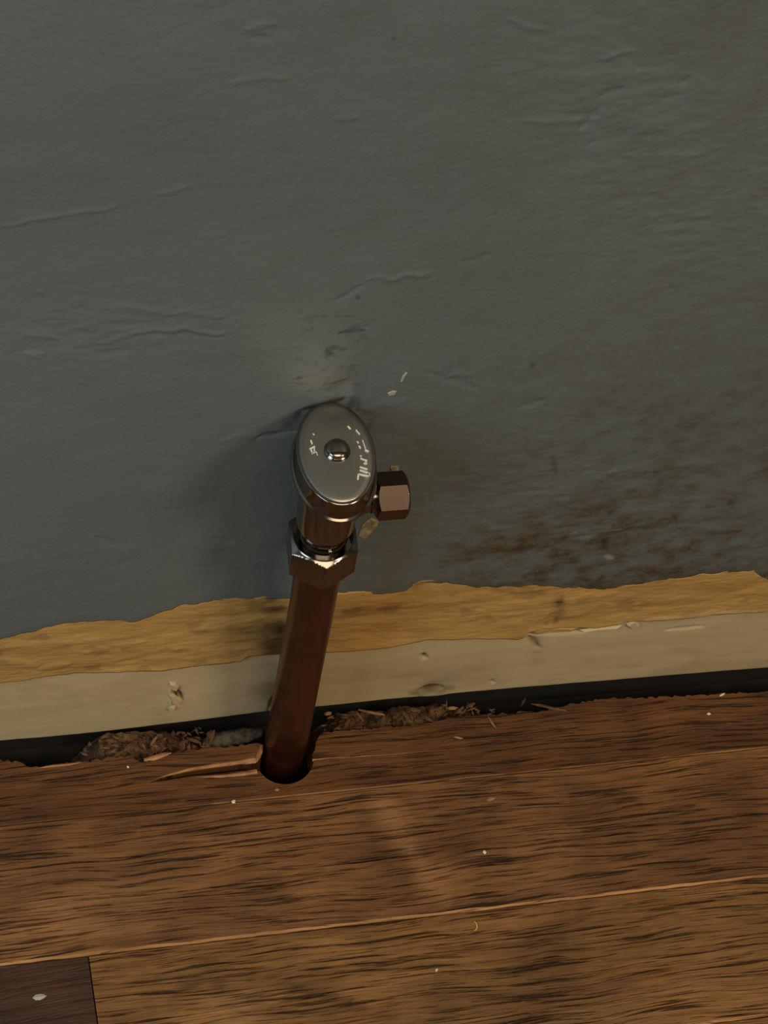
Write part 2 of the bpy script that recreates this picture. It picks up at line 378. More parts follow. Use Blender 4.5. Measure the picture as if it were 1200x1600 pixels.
def yel_stain(X, Y, Z):
    PX, PY = proj(X, np.full_like(X, YB), Z)
    n = fbm(X * 120, Z * 160, 81, 4)
    s = .9 * blob(PX, PY, 435, 985, 30, 40) + .5 * blob(PX, PY, 410, 1000, 60, 30) + .8 * seg(PX, PY, 878, 930, 868, 972, 9) + .5 * seg(PX, PY, 850, 975, 885, 955, 7) + .35 * blob(PX, PY, 20, 1035, 80, 22) + .4 * blob(PX, PY, 560, 950, 60, 12)
    s = s * np.clip(n * 1.8 - .1, 0, 1.2) + np.clip((n - .62) * 3, 0, .35)
    k = .75 * blob(PX, PY, 438, 986, 7, 11)
    wv = .3 * seg(PX, PY, 655, 917, 705, 910, 4) + .35 * seg(PX, PY, 1000, 968, 1200, 952, 2.5)
    return s, k, wv
yb = sheet('trim_1', XS, Zy, yel_relief, 0.0016, M_yellow, yel_stain)
tag(yb, 'ragged bare yellow plaster band between grey paint and cream board', 'plaster band', kind='structure')

# cream board
BB = WALL + 0.0013
bl_ = [(-60, 1166), (0, 1161), (120, 1150), (250, 1135), (430, 1113), (480, 1109), (600, 1096), (700, 1087), (800, 1078), (1000, 1062), (1200, 1046), (1260, 1042)]
bx, bz = poly(bl_, BB)
zb = np.interp(XS, bx, bz) + (fbm(XS * 90, XS * 0 + 8, 15, 3) - .5) * 0.0006
zb = np.maximum(zb, -0.004)
t = np.linspace(0, 1, 90)[:, None]
Zb = zb[None, :] * (1 - t) + (zl[None, :] + 0.003) * t
HO = [(272, 1072, 276, 1096, 5, 2.2), (280, 1082, 284, 1094, 4, 1.6), (657, 1024, 667, 1028, 4, 1.6), (655, 1079, 690, 1074, 5, 1.4), (826, 996, 842, 1012, 6, 1.0), (432, 1085, 420, 1110, 4, 1.0), (766, 1064, 772, 1066, 3, .8), (826, 990, 930, 984, 4, 1.2), (1040, 984, 1100, 978, 2, .6), (983, 972, 992, 978, 3, 1.5)]
def bb_relief(X, Z):
    PX, PY = proj(X, np.full_like(X, BB), Z)
    h = (fbm(X * 20, Z * 60, 91, 3) - .5) * 0.0006
    rnd = np.clip(1 - (Z - zb[None, :]) / 0.0022, 0, 1) ** 2 * 0.0014
    for x1, y1, x2, y2, wd, a in HO:
        h = h - seg(PX, PY, x1, y1, x2, y2, wd) * a * 0.0012
    h = h + seg(PX, PY, 268, 1070, 266, 1102, 5) * 0.0009 + seg(PX, PY, 655, 1085, 700, 1082, 4) * .0005
    return BB - h + rnd
def bb_stain_shading(X, Y, Z):
    PX, PY = proj(X, np.full_like(X, BB), Z)
    n = fbm(X * 90, Z * 120, 95, 4)
    s = .6 * blob(PX, PY, 425, 1080, 26, 50) + .35 * blob(PX, PY, 840, 1015, 12, 18) + .5 * seg(PX, PY, 640, 1082, 710, 1074, 8) + .5 * np.clip((PX - 900) / 300, 0, 1) * np.clip((PY - 1030) / 40, 0, 1) + .25 * blob(PX, PY, 660, 1060, 120, 20)
    s = s * np.clip(n * 1.7, 0, 1) + np.clip((n - .62) * .8, 0, .1)
    k = 0
    for x1, y1, x2, y2, wd, a in HO: k = np.maximum(k, seg(PX, PY, x1, y1, x2, y2, wd * .75) * min(a * .5, .95))  # dents and nail holes painted dark, their shade put into the colour
    k = k + .35 * seg(PX, PY, 640, 1084, 700, 1080, 3)
    wv = .6 * seg(PX, PY, 265, 1068, 268, 1104, 3.5) + .4 * seg(PX, PY, 660, 1086, 700, 1084, 3) + .3 * seg(PX, PY, 915, 984, 970, 977, 2.5)
    return s, k, wv
bb = sheet('baseboard_back', XS, Zb, bb_relief, 0.006, M_white, bb_stain_shading)
tag(bb, 'cream painted board at the wall foot with dents and nail holes', 'baseboard', kind='structure')

def flake(name, pts3, nrm, h, material, parent=None, bend=0.0):   # thin solid chip from an outline on a surface
    bm = bmesh.new(); n = Vector(nrm).normalized()
    c = sum((Vector(p) for p in pts3), Vector()) / len(pts3)
    lo = [bm.verts.new(Vector(p)) for p in pts3]
    hi = [bm.verts.new(Vector(p) + n * h + (c - Vector(p)) * 0.25) for p in pts3]
    ct = bm.verts.new(c + n * (h + bend))
    k = len(pts3)
    for i in range(k):
        bm.faces.new((lo[i], lo[(i + 1) % k], hi[(i + 1) % k], hi[i]))
        bm.faces.new((hi[i], hi[(i + 1) % k], ct))
    bm.faces.new(lo[::-1])
    return from_bm(name, bm, material, parent)
# torn chips hanging at the nail hole, scratches and pale patches on the wall
for pts in ([(264, 1064), (274, 1066), (280, 1071), (276, 1077), (266, 1074)], [(262, 1080), (272, 1084), (284, 1092), (280, 1100), (268, 1096)], [(264, 1100), (274, 1103), (270, 1109), (262, 1106)],
            ):
    flake('paint_chip', [wl(a, b_, BB) for a, b_ in pts], (0, -1, 0), 0.0012, M_white, bb)
for pts in ([(978, 974), (990, 968), (1000, 976), (992, 981)], [(905, 984), (930, 980), (972, 977), (968, 982), (930, 985)]):
    flake('torn_paint_strip', [wl(a, b_, BB) for a, b_ in pts], (0, -1, 0), 0.0011, M_white, bb)
flake('torn_paint_strip', [wl(a, b_, BB) for a, b_ in [(826, 985), (860, 979), (905, 980), (900, 984), (855, 986), (832, 990)]], (0, -1, 0), 0.0007, M_yellow, bb)
M_scr = simple('bare_scratch', srgb(168, 164, 150), 0.5)
M_pale = simple('pale_patch', srgb(158, 144, 112), 0.7, vary=(400.0, srgb(112, 104, 84), srgb(178, 162, 128)))
for pts, mt_ in (([(625, 597), (628, 588), (634, 581), (637, 582), (631, 591), (628, 598)], M_scr), ([(605, 614), (614, 610), (620, 611), (618, 616), (607, 619)], M_scr),
            ([(592, 752), (593, 745), (606, 738), (611, 736), (610, 728), (623, 728), (623, 738), (629, 747), (629, 756)], M_pale), ([(560, 838), (566, 820), (580, 808), (592, 814), (589, 822), (578, 836), (570, 842)], M_pale)):
    flake('pale_mark', [wl(a, b_, WALL - 0.0001) for a, b_ in pts], (0, -1, 0), 0.0002, mt_, wall)

# ------------------------------------------------------------------ floor
floor = empty('floor', (0, 0, 0)); tag(floor, 'brown oak strip floor running along the wall', 'floor', kind='structure')
bm = bmesh.new()
bmesh.ops.create_grid(bm, x_segments=40, y_segments=30, size=0.5)
for v in bm.verts:
    v.co = Vector((v.co.x * 3.2, v.co.y * 1.6 - 0.55, -0.027 + random.uniform(-.0006, .0006)))
sub = from_bm('subfloor', bm, M_sub, floor)
# black backing added under the board, painting in the gap's shade
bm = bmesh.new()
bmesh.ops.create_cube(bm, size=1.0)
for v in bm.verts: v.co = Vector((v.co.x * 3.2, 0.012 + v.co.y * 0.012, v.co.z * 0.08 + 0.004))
from_bm('gap_shade_backing', bm, M_black, floor)

TH = 0.018; GROW = [-0.0341, -0.0836, -0.1325]; STEP = 0.0492
def wear_attr(me, fn):
    a = me.color_attributes.new('wear_shading', 'FLOAT_COLOR', 'POINT')
    for i, v in enumerate(me.vertices):
        r_, k_ = fn(v.co); a.data[i].color = (r_, k_, 0, 1)
def plank_mesh(x0, x1, y0, y1, seed, skew0=0.0, skew1=0.0, detail=True, marks=None):
    """box with worn, slightly wavy eased long edges. y0 is the edge nearest the room, y1 nearest the wall"""
    n = max(8, int((x1 - x0) / 0.0022)) if detail else 12
    xs = np.linspace(x0, x1, n)
    rw = 0.00028 if detail else 0.0
    wa = (fbm(xs * 180, xs * 0 + seed, 7, 4) - .5) * rw * 2; wb = (fbm(xs * 180, xs * 0 + seed + 9, 9, 4) - .5) * rw * 2
    ev = 0.00045 + (fbm(xs * 90, xs * 0 + seed + 4, 19, 3) - .3) * 0.0005
    ev = np.clip(ev, .0002, .001)
    IN = 20 if marks else 1
    co = []; wear_shading = []
    gp = 0.00022
    for i, x in enumerate(xs):
        u = i / (n - 1); 
        a = y0 + gp + wa[i]; b = y1 - gp + wb[i]; e = ev[i]; e2 = 0.0003
        sk = lambda y: x + (skew0 * (1 - u) + skew1 * u) * (y - y1)
        inner = [(a + e + .0004 + (b - e2 - .0003 - (a + e + .0004)) * q / IN, 0, 0) for q in range(IN + 1)]
        for y, z, wr in [(a, -TH, 0), (a, -e * 1.2, .6), (a + e, 0, .8)] + inner + [(b - e2, 0, .1), (b, -e2, 0), (b, -TH, 0)]:  # room-side edge is worn, also tinted for the light its bevel catches
            co.append((sk(y), y, z)); wear_shading.append(wr)
    m_ = 7 + IN; faces = []
    for i in range(n - 1):
        for k in range(m_):
            faces.append((i * m_ + k, (i + 1) * m_ + k, (i + 1) * m_ + (k + 1) % m_, i * m_ + (k + 1) % m_))
    faces.append(tuple(range(m_))); faces.append(tuple((n - 1) * m_ + k for k in range(m_ - 1, -1, -1)))
    me = bpy.data.meshes.new('plank'); me.from_pydata(co, [], faces); me.update()
    a = me.color_attributes.new('wear_shading', 'FLOAT_COLOR', 'POINT')
    for i, wv in enumerate(wear_shading):
        xx = co[i][0]; a.data[i].color = (wv * (0.45 + .8 * noise2(np.array([xx * 60.]), np.array([seed * 1.0]), 77)[0]), 0, 0, 1)
    if marks:
        ca = np.array(co); PX, PY = proj(ca[:, 0], ca[:, 1], ca[:, 2]); nn = fbm(ca[:, 0] * 110, ca[:, 1] * 400, 88, 4)
        for i in range(len(co)):
            if wear_shading[i] == 0 and ca[i, 2] == 0 and -200 < PX[i] < 1400:
                lt = dk_ = 0.0
                for (ch_, x1, y1_, x2, y2, wd, am) in marks:
                    v_ = float(seg(PX[i], PY[i], x1, y1_, x2, y2, wd)) * am * min(1.3, max(0.2, nn[i] * 2))
                    if ch_: dk_ += v_
                    else: lt += v_
                a.data[i].color = (min(lt, .6), min(dk_, .85), 0, 1)
    bm = bmesh.new(); bm.from_mesh(me); bmesh.ops.recalc_face_normals(bm, faces=bm.faces); bm.to_mesh(me); bm.free()
    return me

# row 2, whole width in view
MK2 = [(0, 585, 1235, 640, 1330, 26, .20), (0, 640, 1330, 700, 1410, 22, .18), (1, 690, 1270, 730, 1330, 55, .30), (1, 600, 1330, 640, 1400, 30, .28), (1, 500, 1300, 420, 1330, 40, .15), (0, 60, 1420, 320, 1380, 30, .12), (0, 0, 1460, 250, 1440, 30, .12), (1, 760, 1330, 1250, 1290, 90, .22)]  # last mark darkens the right, painting light falloff into the wood
MK3 = [(1, 270, 1560, 320, 1525, 18, .5), (1, 330, 1525, 350, 1550, 14, .35), (0, 330, 1580, 400, 1590, 40, .18), (1, 215, 1534, 217, 1536, 5, .9), (1, 380, 1515, 560, 1570, 8, .4), (1, 440, 1540, 640, 1600, 8, .35), (1, 240, 1500, 420, 1492, 6, .35), (1, 800, 1500, 1300, 1440, 90, .16)]  # last mark paints the same falloff of light towards the right
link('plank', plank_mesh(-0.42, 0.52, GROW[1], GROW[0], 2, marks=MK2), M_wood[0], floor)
# row 3: dark short piece at left, oak at right, butt joint at x about -0.0755
jx = fl(138, 1497)[0]
sk = 0.012 / 0.1
link('plank', plank_mesh(-0.55, jx - 0.0002, GROW[2], GROW[1], 3, 0, -0.07), M_wood[3], floor)
link('plank', plank_mesh(jx + 0.0002, 0.60, GROW[2], GROW[1], 4, -0.07, 0, marks=MK3), M_wood[1], floor)
# rest of row 2 and 3, and rows further into the room
link('plank', plank_mesh(-1.6, -0.4205, GROW[1], GROW[0], 5, detail=False), M_wood[1], floor)
link('plank', plank_mesh(0.5205, 1.6, GROW[1], GROW[0], 6, detail=False), M_wood[2], floor)
link('plank', plank_mesh(-1.6, -0.5505, GROW[2], GROW[1], 7, detail=False), M_wood[0], floor)
link('plank', plank_mesh(0.6005, 1.6, GROW[2], GROW[1], 8, detail=False), M_wood[2], floor)
rr = random.Random(5)
for k in range(22):
    y1 = GROW[2] - k * STEP; y0 = y1 - STEP; cuts = [-1.6]
    x = -1.6 + rr.uniform(.2, .9)
    if k == 0: cuts = [-1.6, -0.72, 0.37, 1.6]
    else:
        while x < 1.4: cuts.append(x); x += rr.uniform(.5, 1.0)
        cuts.append(1.6)
    for a_, b_ in zip(cuts, cuts[1:]):
        link('plank', plank_mesh(a_ + .0002, b_ - .0002, y0, y1, k + 10 + a_, detail=(k == 0)), rr.choice(M_wood[:3]), floor)

# row 1: sawn beside the wall, notched around the pipe, split at the left of the notch
def px_poly(pts): return [tuple(fl(a, b_)[:2]) for a, b_ in pts]
back = [(-60, 1196), (0, 1188), (30, 1190), (52, 1200), (80, 1197), (110, 1192), (140, 1190), (165, 1185), (200, 1181), (222, 1190), (245, 1185), (262, 1178), (290, 1172), (320, 1169), (360, 1166), (395, 1163), (407, 1162)]
notch = [(410, 1166), (409, 1176), (404, 1183), (399, 1188)]
crack = [(396, 1191), (370, 1196), (330, 1201), (290, 1207), (256, 1215), (232, 1223), (262, 1219), (300, 1213), (340, 1209), (375, 1205), (398, 1204)]
cx0, cy0, rr0 = -0.0013, -0.0187, 0.0107
arc = []
for a_ in np.linspace(math.radians(206), math.radians(352), 26):
    arc.append((cx0 + rr0 * math.cos(a_), cy0 + rr0 * math.sin(a_)))
right = [(487, 1181), (492, 1172), (494, 1160), (500, 1148), (512, 1143), (540, 1141), (575, 1139), (600, 1136), (640, 1133), (680, 1128), (705, 1121), (760, 1117), (800, 1114), (840, 1112), (880, 1103), (930, 1093), (975, 1090), (1000, 1091), (1060, 1088), (1120, 1085), (1140, 1082), (1200, 1081), (1260, 1077)]
bpts = px_poly(back); rpts = px_poly(right)
def jag(pts, seed, amp=0.0006, step=0.0012):
    out = []; rs = np.random.RandomState(seed)
    for (xa, ya), (xb, yb_) in zip(pts, pts[1:]):
        n = max(1, int(math.hypot(xb - xa, yb_ - ya) / step))
        for i in range(n):
            u = i / n; out.append((xa + (xb - xa) * u, ya + (yb_ - ya) * u + (rs.rand() - .5) * amp * 2))
    out.append(pts[-1]); return out
y0 = GROW[0] + 0.0002
yb_l = bpts[0][1]; yb_r = rpts[-1][1]
outline = [(-0.42, y0)] + [(-0.42, yb_l)] + jag(bpts, 1) + px_poly(notch) + px_poly(crack) + arc + jag(rpts[:4], 3, .0002) + jag(rpts[4:], 2) + [(0.52, yb_r), (0.52, y0)]
front = [(x, y0) for x in np.linspace(0.52, -0.42, 300)][1:-1]
outline = outline + front
def extr(name, outl, z0, z1, mat_, parent, seed=1, e=0.0004):
    n = len(outl)
    inner = []
    for i, (x, y) in enumerate(outl):
        inner.append((x, y + (e if abs(y - y0) < 1e-9 else 0)))
    co = [(x, y, z0) for x, y in outl] + [(x, y, z1 - (e * 1.1 if abs(y - y0) < 1e-9 else 0.0)) for x, y in outl]
    idx_top = {}
    for i, (x, y) in enumerate(outl):
        if abs(y - y0) < 1e-9:
            idx_top[i] = len(co); co.append((x, y + e, z1))
        else: idx_top[i] = n + i
    faces = []
    for i in range(n):
        j = (i + 1) % n
        faces.append((i, j, n + j, n + i))
        if idx_top[i] != n + i or idx_top[j] != n + j:
            f = [n + i, n + j]
            if idx_top[j] != n + j: f.append(idx_top[j])
            if idx_top[i] != n + i: f.append(idx_top[i])
            if len(f) >= 3: faces.append(tuple(f))
    tl = geometry.tessellate_polygon([[Vector((x, y, 0)) for x, y in inner]])
    for a_, b_, c_ in tl:
        faces.append((idx_top[a_], idx_top[b_], idx_top[c_])); faces.append((c_, b_, a_))
    me = bpy.data.meshes.new(name); me.from_pydata(co, [], faces); me.update()
    a = me.color_attributes.new('wear_shading', 'FLOAT_COLOR', 'POINT')
    for i, c in enumerate(co):
        edge = abs(c[1] - y0) < 1e-6
        nz = noise2(np.array([c[0] * 60.]), np.array([seed * 1.]), 78)[0]
        on = (c[0] > -0.028)
        a.data[i].color = ((.62 if on else .15) * (.45 + .8 * nz) if edge else 0, 0, 0, 1)  # worn front edge, with the bevel's caught light painted in
    bm = bmesh.new(); bm.from_mesh(me); bmesh.ops.recalc_face_normals(bm, faces=bm.faces); bm.to_mesh(me); bm.free()
    return link(name, me, mat_, parent)
p1 = extr('plank', outline, -TH, 0.0, M_wood[2], floor)
link('plank', plank_mesh(-1.6, -0.4205, GROW[0], -0.009, 15, detail=False), M_wood[0], floor)
link('plank', plank_mesh(0.5205, 1.6, GROW[0], -0.009, 16, detail=False), M_wood[0], floor)

def ridge(name, pts, wds, h, material, parent, z=0.0):     # long raised splinter with a sharp back
    P = [Vector(fl(a, b_, z)) for a, b_ in pts]; bm = bmesh.new(); rows = []
    for i, p in enumerate(P):
        d = (P[min(i + 1, len(P) - 1)] - P[max(i - 1, 0)]).normalized(); s = Vector((-d.y, d.x, 0)); w_ = wds[i]
        rows.append([bm.verts.new(p - s * w_ - Vector((0, 0, .0002))), bm.verts.new(p + Vector((0, 0, h * w_ / max(wds)))), bm.verts.new(p + s * w_ - Vector((0, 0, .0002)))])
    for a_, b_ in zip(rows, rows[1:]):
        for k in (0, 1, 2):
            bm.faces.new((a_[k], b_[k], b_[(k + 1) % 3], a_[(k + 1) % 3]))
    bm.faces.new(rows[0]); bm.faces.new(rows[-1][::-1])
    return from_bm(name, bm, material, parent)
M_split = simple('split_wood', srgb(160, 114, 74), 0.7, vary=(200.0, srgb(140, 96, 62), srgb(178, 130, 88)), bump=(500.0, .0003))
ridge('splinter', [(399, 1186), (375, 1190), (340, 1195), (300, 1201), (265, 1210), (240, 1218)], [.0015, .0012, .0010, .0008, .0006, .0001], .0012, M_split, floor)
ridge('splinter', [(402, 1206), (375, 1210), (345, 1213), (318, 1214), (305, 1214)], [.0011, .0011, .0009, .0005, .0001], .0003, M_split, floor)
ridge('splinter', [(409, 1164), (407, 1174), (403, 1182), (398, 1189)], [.0006, .0008, .0009, .0009], .0007, M_split, floor)
ridge('splinter', [(488, 1187), (510, 1185), (560, 1182), (620, 1178), (660, 1174), (700, 1172)], [.00055, .00035, .0003, .00028, .0002, .0001], .0003, M_split, floor)
ridge('splinter', [(225, 1187), (240, 1185), (258, 1179), (268, 1176)], [.0006, .0012, .0010, .0002], .0006, M_split, floor)
ridge('splinter', [(54, 1201), (80, 1197), (110, 1194), (128, 1191)], [.0001, .0006, .0006, .0001], .0005, M_split, floor)

# ------------------------------------------------------------------ the shutoff valve on its pipe
VY = -0.0203
V = empty('shutoff_valve', (0, VY, 0))
tag(V, 'chrome shutoff valve with oval handle on reddish copper pipe rising from floor', 'valve')
def vpart(name, bm, mt, parent=V, smooth=True, deg=32):
    o = from_bm(name, bm, mt, parent, smooth); sharp(o, deg); return o
bm = bmesh.new()
lathe(bm, [(0.0078, -0.0260), (0.0078, 0.0), (0.0077, 0.02), (0.0075, 0.05), (0.0073, 0.08), (0.0070, 0.12), (0.0069, 0.152)], 64)
for v in bm.verts: v.co.y += 0.0075 * min(1.0, max(0.0, 1 - v.co.z / 0.13))
pipe = vpart('pipe', bm, M_copper)
pipe['label'] = 'dull reddish brown copper pipe'
# hex nuts
def hexnut(bm, Rc, z0, z1, rot, ch=0.0012, bore=None, rim=None, axis='Z', origin=(0, 0, 0)):
    """hex prism trimmed by cones at both ends; rings of 72 points, so the chamfer curves like a turned nut"""
    n = 240; af = Rc * math.cos(math.pi / 6); rings = []
    lev = [(z0 + ch * q / 8, q / 8) for q in range(9)] + [(z1 - ch * q / 8, q / 8) for q in range(8, -1, -1)]
    for z, u in lev:
        ring = []
        ri = rim or af * .985; lim = ri + (Rc * 1.001 - ri) * u
        for k in range(n):
            a = 2 * math.pi * k / n; d = ((a) % (math.pi / 3)) - math.pi / 6
            r = min(af / math.cos(d), lim)
            aa = a + rot
            p = (r * math.cos(aa), r * math.sin(aa), z)
            if axis == 'X': p = (p[2], p[0], p[1])
            ring.append(bm.verts.new((p[0] + origin[0], p[1] + origin[1], p[2] + origin[2])))
        rings.append(ring)
    # turned shoulder and recess on the upper end
    b0 = bore or af * .8
    for r, z in (((rim or af) * .99, z1 + .00010), (b0, z1 + .0001), (b0, z1 - .0035), (b0 * .5, z1 - .0035)):
        ring = []
        for k in range(n):
            aa = 2 * math.pi * k / n + rot; p = (r * math.cos(aa), r * math.sin(aa), z)
            if axis == 'X': p = (p[2], p[0], p[1])
            ring.append(bm.verts.new((p[0] + origin[0], p[1] + origin[1], p[2] + origin[2])))
        rings.append(ring)
    for a, b in zip(rings, rings[1:]):
        for k in range(n): bm.faces.new((a[k], a[(k + 1) % n], b[(k + 1) % n], b[k]))
    bm.faces.new(rings[0][::-1]); bm.faces.new(rings[-1])
bm = bmesh.new(); hexnut(bm, 0.0109, 0.1480, 0.1620, math.radians(-92), .0012, bore=0.0086, rim=.0088)
vpart('compression_nut', bm, M_chrome, deg=20)
# valve body: turned barrel with a rolled lip at the bottom
bm = bmesh.new()
lathe(bm, [(0.0058, 0.1560), (0.0060, 0.1610), (0.0066, 0.1614), (0.00705, 0.1620), (0.0071, 0.1625), (0.0069, 0.1631), (0.0066, 0.1634), (0.0066, 0.1640), (0.0072, 0.1655), (0.0080, 0.1680), (0.0084, 0.1710), (0.0085, 0.1765), (0.00865, 0.1840), (0.0088, 0.1880), (0.0086, 0.1902), (0.0078, 0.1918), (0.0064, 0.1928), (0.0056, 0.1932), (0.0056, 0.1990)], 72)
body = vpart('valve_body', bm, M_chrome, deg=50)
bm = bmesh.new()
bmesh.ops.create_uvsphere(bm, u_segments=20, v_segments=12, radius=0.00085, matrix=Matrix.Translation((0.0009, -0.0067, 0.1636)))
vpart('raised_dot', bm, M_chrome, body)  # small raised dot on the front of the lip
# oval handle
HA, HB, HZ = 0.0100, 0.0158, 0.2045
def oval(bm, prof, n=120, cy=0.0, cx=0.0):
    rings = []
    for a_, b_, z in prof:
        rings.append([bm.verts.new((cx + a_ * math.copysign(abs(math.cos(t_)) ** 1.0, math.cos(t_)), cy + b_ * math.sin(t_), z)) for t_ in [2 * math.pi * k / n for k in range(n)]])
    for a, b in zip(rings, rings[1:]):
        for k in range(n): bm.faces.new((a[k], a[(k + 1) % n], b[(k + 1) % n], b[k]))
    bm.faces.new(rings[0][::-1]); return rings
bm = bmesh.new()
d = lambda e, z: (HA + e, HB + e, z)
rg = oval(bm, [d(-.003, .1962), d(.0002, .1962), d(.0010, .1963), d(.0014, .1966), d(.00155, .1971), d(.0014, .1976), d(.0008, .1979), d(.0004, .1990), d(.0002, .2005), d(.0001, .2022), d(.0000, .2034), d(.0003, .2036), d(.0005, .2039), d(.00045, .2043), d(.0002, .2045), d(-.0003, .20455)])
bm.faces.new(rg[-1])
handle = vpart('handle', bm, M_chrome, deg=40)
bm = bmesh.new()
rg = oval(bm, [d(-.0004, .2045), d(-.0005, .2046), d(-.002, .2048), d(-.004, .20500), d(-.006, .20513), d(-.0085, .2052)])
bm.faces.new(rg[-1])
vpart('handle_face', bm, M_face, handle, deg=60)
# screw
bm = bmesh.new()
sr = 0.0034
prof = [(sr * 1.02, .2046), (sr * 1.04, .2054), (sr * 1.0, .2057), (sr * .9, .2058), (sr * .86, .2060), (sr * .90, .2063), (sr * .88, .20665)]
for k in range(1, 9):
    a = math.radians(52) * (1 - k / 9); prof.append((sr * .88 * math.sin(a) / math.sin(math.radians(52)), .20665 + .0023 * (math.cos(a) - math.cos(math.radians(52)))))
lathe(bm, prof, 48, origin=(0.0002, 0, 0))
screw = vpart('screw', bm, M_chrome, handle, deg=50)
# worn raised lettering on the handle face, its highlights put into the colour
bm = bmesh.new()
ZT = 0.20492
def stroke(bm, x1, y1, x2, y2, wpx):
    a = Vector(fl(x1, y1, ZT)) - Vector((0, VY, 0)); b = Vector(fl(x2, y2, ZT)) - Vector((0, VY, 0))
    dd = b - a; l = dd.length; dd.normalize(); s = Vector((-dd.y, dd.x, 0)) * (wpx / 5.9e3 / 2)
    up = Vector((0, 0, .00022)); dn = Vector((0, 0, -.0001))
    q = [a - s, a + s, b + s, b - s]
    lo = [bm.verts.new(v + dn) for v in q]; hi = [bm.verts.new(v * 1.0 + up) for v in q]
    for i in range(4): bm.faces.new((lo[i], lo[(i + 1) % 4], hi[(i + 1) % 4], hi[i]))
    bm.faces.new(hi)
for s_ in [(543.5, 666.5, 547.5, 671, 2.6), (556, 672, 562, 679, 1.6), (566.5, 688, 571, 701, 1.2), (570.5, 703, 576, 706, 2.4), (558, 690, 560, 693, 2), (561, 697, 563, 701, 2.4),
           (563, 717, 574, 720, 1.8), (563, 712, 565, 717, 1.6), (571, 720, 573, 725, 1.8), (568, 724, 572, 725, 1.6),
           (562, 730, 574, 733.5, 2.2), (562, 735, 575, 739, 2.2), (560, 741, 576, 744.5, 2.3), (577, 739, 577.5, 744, 1.6), (560, 741, 559, 749.5, 2.6), (564, 716, 565, 712, 1.0),
           (489, 678, 491, 680, 1.8), (485.5, 688, 487.5, 694, 2.2), (484, 702, 492, 698, 2.4), (486, 703, 488, 709, 2.4), (491, 700, 491, 707, 2), (487, 709, 493, 706, 2.2), (494, 706, 496, 712, 1.2)]:
    stroke(bm, *s_)
let = from_bm('lettering', bm, M_crumbw if False else simple('letter_highlight', (0.9, 0.85, 0.76, 1), 0.55, 0.3), handle)
let['label'] = 'worn bright lettering on the handle'
# outlet: neck, collar, nut
OZ = 0.1805
bm = bmesh.new()
lathe(bm, [(.0056, .004), (.0052, .0085), (.0045, .0100), (.0042, .0112), (.0046, .0115), (.0046, .0121), (.0041, .0123), (.0041, .0160)], 48, axis='X', origin=(0, 0, OZ))
vpart('outlet_neck', bm, M_chrome, deg=40)
bm = bmesh.new()
hexnut(bm, 0.0068, 0.0, 0.0090, math.radians(38), .0008, bore=.0036, rim=.0054, axis='X', origin=(0.0128, 0, OZ))
vpart('outlet_nut', bm, M_outlet, deg=20)

# ------------------------------------------------------------------ debris along the sawn edge
def chip(px, py, lpx, wpx, ang, z, material, name='wood_chip', tilt=.25, seed=0, h=.0008):
    rs = random.Random(seed * 31 + int(px)); p = Vector(fl(px, py, z)); l = lpx / 4300 / 2; wv = wpx / 4000 / 2
    bm = bmesh.new()
    prof = [(-1, .15), (-.55, .9), (.1, 1.0), (.6, .75), (1, .1)]
    rows = []
    for u, k in prof:
        k *= rs.uniform(.75, 1.1); c = rs.uniform(-.2, .2)
        zz = h * .5 * (1 - u * u)
        rows.append([bm.verts.new((u * l, (-k + c) * wv, zz)), bm.verts.new((u * l, c * wv, h + zz)), bm.verts.new((u * l, (k + c) * wv, zz + h * .2)), bm.verts.new((u * l, c * wv, zz - h * .35))])
    for a, b in zip(rows, rows[1:]):
        for k in range(4): bm.faces.new((a[k], a[(k + 1) % 4], b[(k + 1) % 4], b[k]))
    bm.faces.new(rows[0]); bm.faces.new(rows[-1][::-1])
    o = from_bm(name, bm, material)
    lo = min(v.co.z for v in o.data.vertices)
    # image angle (screen, degrees, up positive) to floor direction
    q = Vector(fl(px + 10 * math.cos(math.radians(ang)), py - 10 * math.sin(math.radians(ang)), z)) - p
    o.rotation_euler = (0, 0, math.atan2(q.y, q.x))
    o.location = p - Vector((0, 0, lo - 0.00002))
    return o
GZ = -0.0115
DZ = -0.0058
